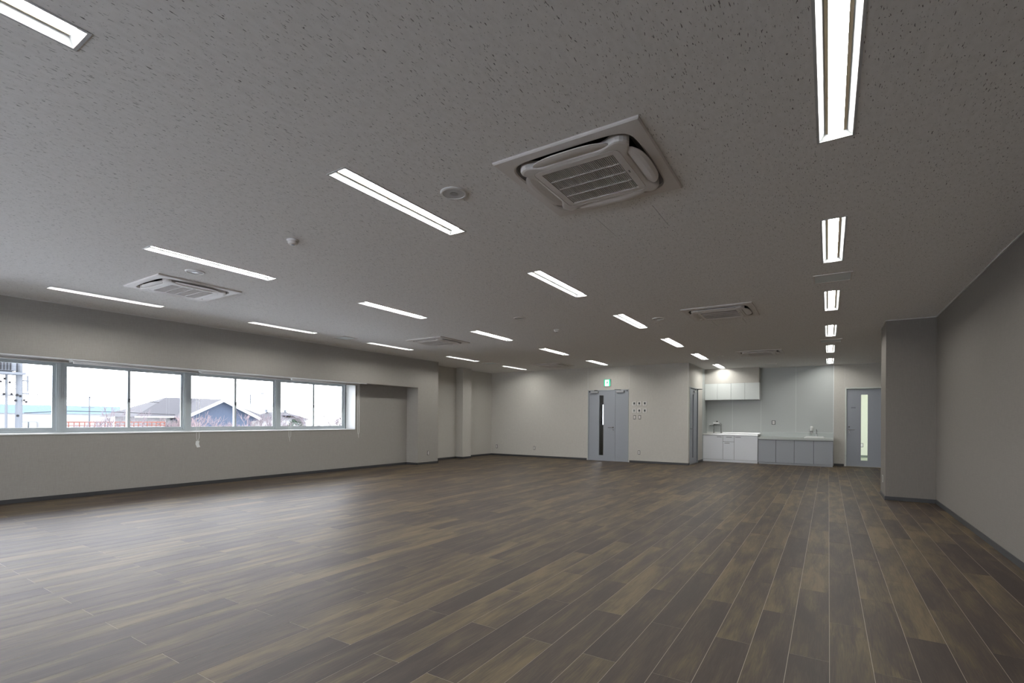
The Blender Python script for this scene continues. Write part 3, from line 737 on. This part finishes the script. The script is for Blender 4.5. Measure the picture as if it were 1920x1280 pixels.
dd = boxes('door', [(-2.332, XB, YF, YF + .019, .080, .792)], M_cabw, kc, bevel=.0015); handle(-2.30, -2.155, .745, YF, dd)
# worktop with a real basin
bx0, bx1, by0, by1 = -3.05, -2.45, 15.95, 16.30
boxes('worktop', [(XA - .006, bx0, YF - .012, YK - .010, .802, .842), (bx1, XB + .004, YF - .012, YK - .010, .802, .842), (bx0, bx1, YF - .012, by0, .802, .842), (bx0, bx1, by1, YK - .010, .802, .842),
                  (XA - .006, XB + .004, YK - .022, YK - .010, .842, .878)], M_steel, kc, bevel=.002)
boxes('sink_basin', [(bx0, bx1, by0, by1, .66, .668), (bx0, bx0 + .006, by0, by1, .668, .84), (bx1 - .006, bx1, by0, by1, .668, .84), (bx0, bx1, by0, by0 + .006, .668, .84), (bx0, bx1, by1 - .006, by1, .668, .84)], M_steel, kc)

kg = thing('base_cabinet', 'grey kitchen base cabinet with four plain doors and grey worktop', 'cabinet', (-.8, 16.1, 0))
XA, XB = -1.699, .108
boxes('body', [(XA, XB, YF + .02, YK - .012, .055, .70)], M_base, kg)  # dark colour stands in for shade between the doors and on the side
boxes('kick_board', [(XA + .01, XB - .005, YF + .012, YF + .03, .002, .053)], M_cabg, kg)
e = [XA, -1.249, -.797, -.338, XB]
for k in range(4): boxes('door', [(e[k] + .004, e[k + 1] - .004, YF, YF + .019, .060, .690)], M_cabg, kg, bevel=.0015)
sx0, sx1, sy0, sy1 = -.574, -.088, 15.93, 16.26
boxes('worktop', [(XA, sx0, YF - .026, YK - .010, .702, .768), (sx1, XB, YF - .026, YK - .010, .702, .768), (sx0, sx1, YF - .026, sy0, .702, .768), (sx0, sx1, sy1, YK - .010, .702, .768),
                  (XA, XB, YK - .030, YK - .010, .768, .905)], M_ctop, kg, bevel=.003)
boxes('worktop_edge', [(XA, XB, YF - .028, YF - .016, .756, .772)], M_kjoint, kg)
boxes('back_ledge', [(XA, XB, YK - .034, YK - .008, .905, .912)], M_sill, kg)
bm = BM()
for a, b_, z, o2 in ((0, 0, .800, 0),):
    ring = [[], [], [], []]
    for q in range(32):
        t = 2 * math.pi * q / 32
        for j, (s_, z_) in enumerate(((1.0, .71), (1.0, .802), (.93, .806), (.72, .70))):
            rr = 1 / (abs(math.cos(t)) ** 8 + abs(math.sin(t)) ** 8) ** (1 / 8)
            ring[j].append(bm.verts.new(((sx0 + sx1) / 2 + (sx1 - sx0) / 2 * s_ * rr * math.cos(t), (sy0 + sy1) / 2 + (sy1 - sy0) / 2 * s_ * rr * math.sin(t), z_)))
    for A, B in zip(ring, ring[1:]):
        for q in range(32): bm.faces.new((A[q], A[(q + 1) % 32], B[(q + 1) % 32], B[q]))
    bm.faces.new(ring[3])
obj('sink_basin', bm, M_ceram, kg, smooth=False)
# tap on the grey worktop
fa = thing('tap', 'slim dark chrome tap behind the white basin', 'tap', (-.283, 16.31, .768))
bm = BM(); lathe(bm, (-.283, 16.31, .768), [(.020, 0), (.020, .012), (.014, .020), (.013, .15), (.016, .16), (.016, .20), (.008, .205)], 16); obj('body', bm, M_chrome, fa, smooth=False)
bm = BM(); tube(bm, [(-.283, 16.31, .90), (-.283, 16.24, .915), (-.283, 16.18, .890)], .009, 8); obj('spout', bm, M_chrome, fa)
bm = BM(); tube(bm, [(-.283, 16.31, .968), (-.283, 16.28, 1.0), (-.283, 16.26, 1.005)], .006, 8); obj('lever', bm, M_dkmetal, fa)
# soap dispenser
so = thing('soap_dispenser', 'white wall soap dispenser above the white basin', 'soap dispenser', (-.405, YK - .05, .87))
bm = BM(); lathe(bm, (-.405, YK - .052, .95), [(.030, -.004), (.045, .004), (.046, .105), (.034, .132), (.012, .140)], 20); obj('bottle', bm, M_ceram, so, smooth=True)
boxes('bracket', [(-.430, -.380, YK - .055, YK - .008, .925, .950)], M_dkmetal, so)
bm = BM(); tube(bm, [(-.405, YK - .055, .935), (-.400, YK - .065, .900), (-.395, YK - .085, .872)], [.012, .010, .007], 8); obj('nozzle', bm, M_white, so)
# wall mixer over the steel worktop
wm = thing('wall_tap', 'white and chrome wall-mounted mixer with spouts above the steel worktop', 'tap', (-2.9, YK - .08, .9))
boxes('mixer_body', [(-3.01, -2.835, YK - .15, YK - .012, 1.125, 1.185)], M_sill, wm, bevel=.008)
boxes('side_shelf', [(-3.125, -3.0, YK - .13, YK - .012, 1.096, 1.115)], M_sill, wm, bevel=.004)
bm = BM(); lathe(bm, (-2.905, YK - .09, 1.185), [(.018, 0), (.024, .012), (.020, .032), (.008, .036)], 14); obj('knob', bm, M_dkmetal, wm)
for x in (-2.995, -2.785):
    bm = BM(); tube(bm, [(x + (.03 if x > -2.9 else 0) * -1, YK - .10, 1.13), (x, YK - .11, 1.10), (x, YK - .11, 1.0), (x, YK - .11, .90), (x, YK - .11, .845)], [.010, .012, .010, .013, .015], 10); obj('spout', bm, M_chrome, wm)
bm = BM(); tube(bm, [(-2.84, YK - .12, 1.17), (-2.79, YK - .13, 1.15), (-2.765, YK - .13, 1.10)], .007, 8); obj('lever', bm, M_chrome, wm)

# overhead cabinet and its bulkhead
YO = 16.08
oc = thing('wall_cabinet', 'white overhead kitchen cabinet with four doors', 'cabinet', (-2.47, 16.26, 1.85))
boxes('body', [(XS + .008, -1.720, YO + .02, YK - .010, 1.853, 2.352)], M_plate, oc)  # darker than its doors, so the gaps read as shadow lines
boxes('side_panel', [(-1.719, -1.700, YO + .002, YK - .010, 1.853, 2.352)], M_cabo, oc)
e = [XS + .008, -2.853, -2.471, -2.093, -1.714]
for k in range(4): boxes('door', [(e[k] + .003, e[k + 1] - .003, YO, YO + .019, 1.856, 2.350)], M_cabo, oc, bevel=.0015)
struct(boxes('wall_bulkhead', [(XS, -1.715, YO + .006, YK, 2.354, TOP)], M_wall), 'papered bulkhead above the overhead cabinet')

# ------------------------------------------------------------------ outside, beyond the windows
M_grnd = mat('pale_concrete_ground', (0.80, 0.82, 0.84), .9, spec=0.05, noise=.2, nscale=.3)
M_ewall = mat('pale_render', (0.1238, 0.1215, 0.1193), .9, spec=0.05, noise=.04, nscale=2)
M_ewhite = mat('white_cladding', (0.1535, 0.1535, 0.1535), .8, spec=0.05, noise=.03, nscale=2)
M_roof = mat('grey_roof_tiles', (0.0399, 0.0389, 0.0418), .8, spec=0.05, noise=.12, nscale=6)
M_gable = mat('blue_grey_siding', (0.0333, 0.0412, 0.0578), .8, spec=0.05, noise=.06, nscale=4)
M_fascia = mat('white_fascia', (0.234, 0.234, 0.234), .7, spec=0.05, noise=.02)
M_blueroof = mat('pale_blue_roof', (0.0728, 0.0982, 0.1236), .8, spec=0.05, noise=.04, nscale=1)
M_redrail = mat('red_painted_steel', (0.0993, 0.0398, 0.0301), .7, spec=0.05, noise=.1)
M_twig = mat('winter_twigs', (0.085, 0.070, 0.076), .9, spec=0.05, noise=.15, nscale=5)
M_twigr = mat('reddish_winter_twigs', (0.135, 0.102, 0.102), .9, spec=0.05, noise=.15, nscale=5)
M_pole = mat('pale_concrete_pole', (0.0655, 0.0702, 0.0775), .8, spec=0.05, noise=.05)
M_wire = mat('dark_cable', (0.014, 0.014, 0.0152), .7, spec=0.05, noise=.1)
M_evg = mat('evergreen_leaves', (0.0205, 0.0295, 0.0205), .9, spec=0.05, noise=.3, nscale=8)
M_hill = mat('hazy_hills', (0.06, 0.0725, 0.085), .95, spec=0.05, noise=.05, nscale=.05)
GZ = -3.6
bm = BM(); box(bm, -260, XOUT - .15, -60, 200, GZ - .3, GZ); box(bm, XOUT - .15, 60, -60, NY - .3, GZ - .3, GZ)
struct(obj('ground', bm, M_grnd), 'pale ground outside')
# hipped and gabled house
hs = thing('house', 'grey-roofed house with a blue gable seen through the third window', 'house', (-48, 21.5, GZ))
boxes('wall', [(-51.5, -45.3, 17.6, 27.0, GZ, 1.25)], M_ewall, hs)
bm = BM()
A = (-44.9, 16.6, 1.25); B = (-44.9, 27.6, 1.25); C_ = (-52, 27.6, 1.25); D_ = (-52, 16.6, 1.25); R1 = (-48.4, 20.2, 2.95); R2 = (-48.4, 24.6, 2.95)
quad(bm, A, B, R2, R1); quad(bm, C_, D_, R1, R2)
for t_ in ((A, R1, D_), (B, C_, R2)): bm.faces.new([bm.verts.new(q) for q in t_])
quad(bm, A, D_, C_, B); bmesh.ops.remove_doubles(bm, verts=bm.verts, dist=1e-4)
obj('roof', bm, M_roof, hs)
boxes('gutter', [(-44.88, -44.75, 16.6, 20.6, 1.18, 1.30)], M_fascia, hs)
ap = (22.5, 2.66); eL = (19.2, 1.02); eR = (25.9, 1.02)
bm = BM(); vv = [bm.verts.new((-43.9, *q)) for q in (ap, eR, (25.2, .9), (25.2, GZ), (19.9, GZ), (19.9, .9), eL)]; bm.faces.new(vv)
r_ = bmesh.ops.extrude_face_region(bm, geom=list(bm.faces))
for e_ in r_['geom']:
    if isinstance(e_, bmesh.types.BMVert): e_.co.x -= 3
obj('gable_wall', bm, M_gable, hs)
for (q, w_) in ((eL, 1), (eR, -1)):
    bm = BM(); x0, x1 = -43.4, -48.0
    n = .16
    quad(bm, (x0, ap[0], ap[1] + n), (x0, q[0], q[1] + n), (x1, q[0], q[1] + n), (x1, ap[0], ap[1] + n))
    quad(bm, (x0, ap[0], ap[1] + n - .05), (x0, q[0], q[1] + n - .05), (x1, q[0], q[1] + n - .05), (x1, ap[0], ap[1] + n - .05))
    obj('gable_roof', bm, M_roof, hs)
    bm = BM(); quad(bm, (x0 + .02, ap[0], ap[1] + n), (x0 + .02, ap[0], ap[1] - .10), (x0 + .02, q[0], q[1] - .10), (x0 + .02, q[0], q[1] + n))
    r_ = bmesh.ops.extrude_face_region(bm, geom=list(bm.faces))
    for e_ in r_['geom']:
        if isinstance(e_, bmesh.types.BMVert): e_.co.x -= .08
    obj('barge_board', bm, M_fascia, hs)
# long pale warehouse with blue roof on the left
wh = thing('warehouse', 'long pale warehouse with a light blue roof seen through the left windows', 'building', (-75, 12, GZ))
boxes('wall', [(-95, -72, -20, 24.5, GZ, 1.55)], M_ewhite, wh)
boxes('roof', [(-97, -71.5, -21, 25.0, 1.55, 2.45)], M_blueroof, wh)
# white building close by with a window and a red railing
nb = thing('building', 'low white building with a small window behind the utility pole', 'building', (-36, 4, GZ))
boxes('wall', [(-44, -34, -14, 10.2, GZ, 1.30)], M_ewhite, nb)
w_ = boxes('window', [(-34.0, -33.9, 7.70, 8.00, .42, .93), (-34.0, -33.9, 8.02, 8.34, .42, .93)], M_alud, nb)
boxes('pane', [(-33.9, -33.88, 7.74, 7.98, .46, .90), (-33.9, -33.88, 8.05, 8.31, .46, .90)], M_alu, w_)
rr_ = thing('railing', 'red roof railing between the left windows and the bare trees', 'railing', (-30, 9, GZ))
boxes('parapet', [(-30.6, -30.0, 8.25, 12.5, GZ, .72)], M_ewall, rr_)
boxes('top_rail', [(-30.1, -30.04, 8.25, 12.5, .93, .98)], M_redrail, rr_)
boxes('bottom_rail', [(-30.1, -30.04, 8.25, 12.5, .78, .81)], M_redrail, rr_)
for k in range(22):
    yy = 8.28 + k * .2; boxes('baluster', [(-30.09, -30.05, yy, yy + .03, .72, .93)], M_redrail, rr_)
# utility pole with equipment
up_ = thing('utility_pole', 'tall pale utility pole with cabinet and insulators at the left window', 'utility pole', (-29.8, 6.75, GZ))
bm = BM(); tube(bm, [(-30, 6.78, GZ), (-30, 6.78, 5.2)], [.13, .11], 12); obj('pole', bm, M_pole, up_)
b_ = boxes('equipment_box', [(-30.3, -29.7, 5.75, 6.62, 3.16, 3.95)], M_pole, up_, bevel=.02)
for k in range(5): boxes('cooling_fin', [(-29.72, -29.64, 6.02 + k * .1, 6.05 + k * .1, 3.2, 3.9)], M_wire, b_)
boxes('platform', [(-30.4, -29.6, 5.4, 6.9, 3.02, 3.12)], M_pole, up_)
for z in (2.78, 2.22): boxes('cross_arm', [(-30.05, -29.95, 6.9, 7.10, z - .03, z + .03)], M_pole, up_)
boxes('cross_arm', [(-30.03, -29.97, 7.03, 7.08, 2.30, 3.02)], M_pole, up_)
boxes('cross_arm', [(-30.05, -29.95, 5.5, 6.9, 2.10, 2.15)], M_pole, up_)
boxes('cross_arm', [(-30.05, -29.95, 5.9, 6.7, 2.58, 2.61)], M_pole, up_)
bm = BM(); tube(bm, [(-30, 6.38, GZ), (-30, 6.38, 3.02)], .045, 8); obj('thin_pole', bm, M_pole, up_)
for k in range(9):
    z = 3.1 - .14 * k
    boxes('step_bolt', [(-30.02, -29.98, 6.62 if k % 2 else 6.72, 6.80 if k % 2 else 6.96, z, z + .025)], M_wire, up_)
for (yy, z) in ((6.07, 2.87), (6.30, 2.83), (6.18, 2.70), (6.46, 2.68), (6.10, 2.20), (6.28, 2.17), (6.52, 2.18), (6.70, 2.14), (6.64, 1.90), (6.92, 1.92), (6.99, 1.85), (6.80, 2.10), (6.72, 1.24)):
    bm = BM(); lathe(bm, (-29.9, yy, z), [(.02, -.05), (.055, -.03), (.035, 0), (.055, .02), (.02, .045)], 10); obj('insulator', bm, M_wire, up_)
def wire(name, pts, r, lab, grp='overhead cables'):
    bm = BM(); tube(bm, pts, r, 5); return tag(obj(name, bm, M_wire), lab, 'cable', grp)
wire('cable', [(-30, 6.9, 2.20), (-30, 8.6, 2.14), (-30, 10.5, 2.12), (-31, 12.6, 2.02)], .016, 'thick overhead cable running right from the utility pole, above the warehouse roof')
wire('cable', [(-30, 6.95, 1.36), (-30, 8.4, 1.47), (-30, 10.3, 1.46), (-31, 13.4, 1.36)], .016, 'lower overhead cable running right, below the warehouse roof')
for k, (z, zz) in enumerate(((2.62, 2.42), (2.45, 2.24), (2.27, 2.08))):
    wire('cable', [(-30, 7.06, z), (-31, 7.9, (z + zz) / 2 + .01), (-32, 8.6, zz)], .008, 'short thin cable beside the utility pole, %s of three' % ['upper', 'middle', 'lower'][k])
sp_ = thing('utility_pole', 'thin distant pole between two cables in the second left window', 'utility pole', (-31, 9.5, GZ))
bm = BM(); tube(bm, [(-31, 9.56, GZ), (-31, 9.56, 2.25)], .03, 8); obj('pole', bm, M_pole, sp_)
boxes('cross_arm', [(-31.03, -30.97, 9.25, 9.75, 1.66, 1.69)], M_pole, sp_)
# masts, far houses, hills
for i, (yy, z, lab) in enumerate(((85.7, 8.6, 'shorter thin radio mast beyond the blue gable'), (89.5, 10.4, 'taller thin radio mast beyond the blue gable'))):
    ms = thing('radio_mast', lab, 'mast', (-150, yy, GZ), 'distant masts')
    bm = BM(); w = .28 if i else .14
    for sx_ in (-1, 1):
        for sy_2 in (-1, 1): tube(bm, [(-150 + sx_ * w * 2, yy + sy_2 * w * 2, GZ), (-150 + sx_ * w * .4, yy + sy_2 * w * .4, z)], .06, 4)
    for k in range(14):
        zz = GZ + (z - GZ) * k / 14; s = w * 2 * (1 - .8 * k / 14); box(bm, -150 - s, -150 + s, yy - s, yy + s, zz, zz + .08)
    obj('lattice', bm, M_pole, ms)
    boxes('antenna', [(-150.3, -149.7, yy - .5, yy + .5, z - 1.6, z - 1.3), (-150.3, -149.7, yy - .4, yy + .4, z - .5, z - .3)], M_pole, ms)
fh = thing('house', 'distant white house with grey solar roof seen through the far window', 'house', (-72, 47, GZ))
boxes('wall', [(-78, -70.5, 44.6, 49.4, GZ, 1.0)], M_ewhite, fh)
bm = BM(); quad(bm, (-70, 44.0, 1.0), (-70, 50.0, 1.0), (-74.5, 48.6, 2.2), (-74.5, 45.4, 2.2)); quad(bm, (-79, 44.0, 1.0), (-79, 50.0, 1.0), (-74.5, 48.6, 2.2), (-74.5, 45.4, 2.2))
for q in (44.0, 50.0):
    qq = 45.4 if q < 46 else 48.6; bm.faces.new([bm.verts.new(v) for v in ((-70, q, 1.0), (-79, q, 1.0), (-74.5, qq, 2.2))])
obj('roof', bm, M_roof, fh)
boxes('solar_panel', [(-72.6, -71.0, 46.3, 48.2, 1.62, 1.66)], M_gable, fh)
for k in range(3): boxes('chimney', [(-74.7, -74.3, 45.0 + k * 1.6, 45.25 + k * 1.6, 2.1, 2.6)], M_pole, fh)
# bare trees
def tree(x, y, h, m, seed, lab, spread=1.0, low=0.0, name='bare_tree', dens=6):
    rnd = random.Random(seed); bm = BM()
    t = thing(name, lab, 'tree', (x, y, GZ), 'bare winter trees')
    tb = BM(); base = Vector((x, y, GZ)); fork = Vector((x, y, GZ + (h - GZ) * .35 + low)); tube(tb, [base, fork], [.16, .11], 7); obj('trunk', tb, m, t)
    segs = []
    def grow(p, d, ln, r, lev):
        q = p + d * ln; segs.append((p, q, r)) 
        if lev == 0: return
        for k in range(3 if lev > 1 else 4):
            nd = (d + Vector((rnd.gauss(0, .42), rnd.gauss(0, .42), rnd.gauss(.05, .28))) * (.8 + .2 * spread)).normalized()
            grow(p + d * ln * rnd.uniform(.45, 1.0), nd, ln * rnd.uniform(.6, .82), r * .6, lev - 1)
    top = h - fork.z
    for k in range(dens):
        a = 2 * math.pi * k / dens + rnd.random()
        d = Vector((math.cos(a) * .6 * spread, math.sin(a) * .6 * spread, 1)).normalized()
        grow(fork, d, top * .40, .06, 5)
    verts, faces = [], []
    for p, q, r in segs:
        r = max(r, .008); u = Vector((r, 0, 0)); w = Vector((0, r, 0)); b0 = len(verts)
        verts += [p + u, p - u * .5 + w * .86, p - u * .5 - w * .86, q + u * .6, q - u * .3 + w * .5, q - u * .3 - w * .5]
        for a, b in ((0, 1), (1, 2), (2, 0)): faces.append((b0 + a, b0 + b, b0 + b + 3, b0 + a + 3))
    me = bpy.data.meshes.new('branches'); me.from_pydata([v - Vector((x, y, GZ)) for v in verts], [], faces); me.materials.append(m)
    o = bpy.data.objects.new('branches', me); COL.objects.link(o); o.parent = t
for q in [(-27, 9.4, 1.75, M_twig, 1, 'bare grey tree left of the hip-roofed house', 1.3, 0),
          (-34, 13.2, 1.6, M_twig, 2, 'bare grey bush before the left hip of the roof', 1.4, 0),
          (-31, 13.4, 1.45, M_twigr, 3, 'bare tree before the hip roof, left of the mullion', 1.5, 0),
          (-31, 14.6, 1.62, M_twigr, 4, 'reddish bare tree before the left slope of the gable', 1.4, 0),
          (-30, 15.7, 1.75, M_twigr, 5, 'reddish round-topped bare tree in front of the blue gable', 1.5, 0),
          (-31, 17.6, 1.35, M_twigr, 6, 'low reddish bare tree right of the gable', 1.6, 0),
          (-34, 20.6, 1.9, M_twig, 7, 'thin grey bare tree below the radio masts', 1.2, 0),
          (-33, 21.4, .95, M_twigr, 8, 'low reddish bush at the foot of the masts', 1.8, 0),
          (-36, 27.2, 2.5, M_twig, 9, 'tall grey bare tree in the right pane of the far window', 1.2, 0),
          (-34, 23.4, .95, M_twigr, 10, 'low reddish bare tree in the far window, left of the tall one', 1.7, 0),
          (-36, 29.6, 2.3, M_twig, 11, 'bare grey tree at the right edge of the far window', 1.1, 0)]:
    tree(*q, dens=6 if q[6] > 1.3 else 5)
ev = thing('evergreen_shrub', 'small round green shrub in the far window', 'shrub', (-60, 40.5, GZ))
bm = BM(); rnd = random.Random(3)
for k in range(900):
    a, b = rnd.uniform(0, 2 * math.pi), rnd.uniform(-.2, 1.5); r = 1.0 * rnd.uniform(.75, 1.05)
    p = Vector((-60 + r * math.cos(a) * math.cos(b), 40.5 + r * math.sin(a) * math.cos(b), -.1 + 1.25 * r * math.sin(b)))
    d1_ = Vector((rnd.gauss(0, 1), rnd.gauss(0, 1), rnd.gauss(0, 1))).normalized() * .12; d2_ = Vector((rnd.gauss(0, 1), rnd.gauss(0, 1), rnd.gauss(0, 1))).normalized() * .12
    bm.faces.new([bm.verts.new(p + d1_), bm.verts.new(p + d2_), bm.verts.new(p - d1_)])
lv = BM(); tube(lv, [(-60, 40.5, GZ), (-60, 40.5, .5)], [.15, .08], 6); obj('trunk', lv, M_twig, ev)
fo = obj('foliage', bm, M_evg, ev)
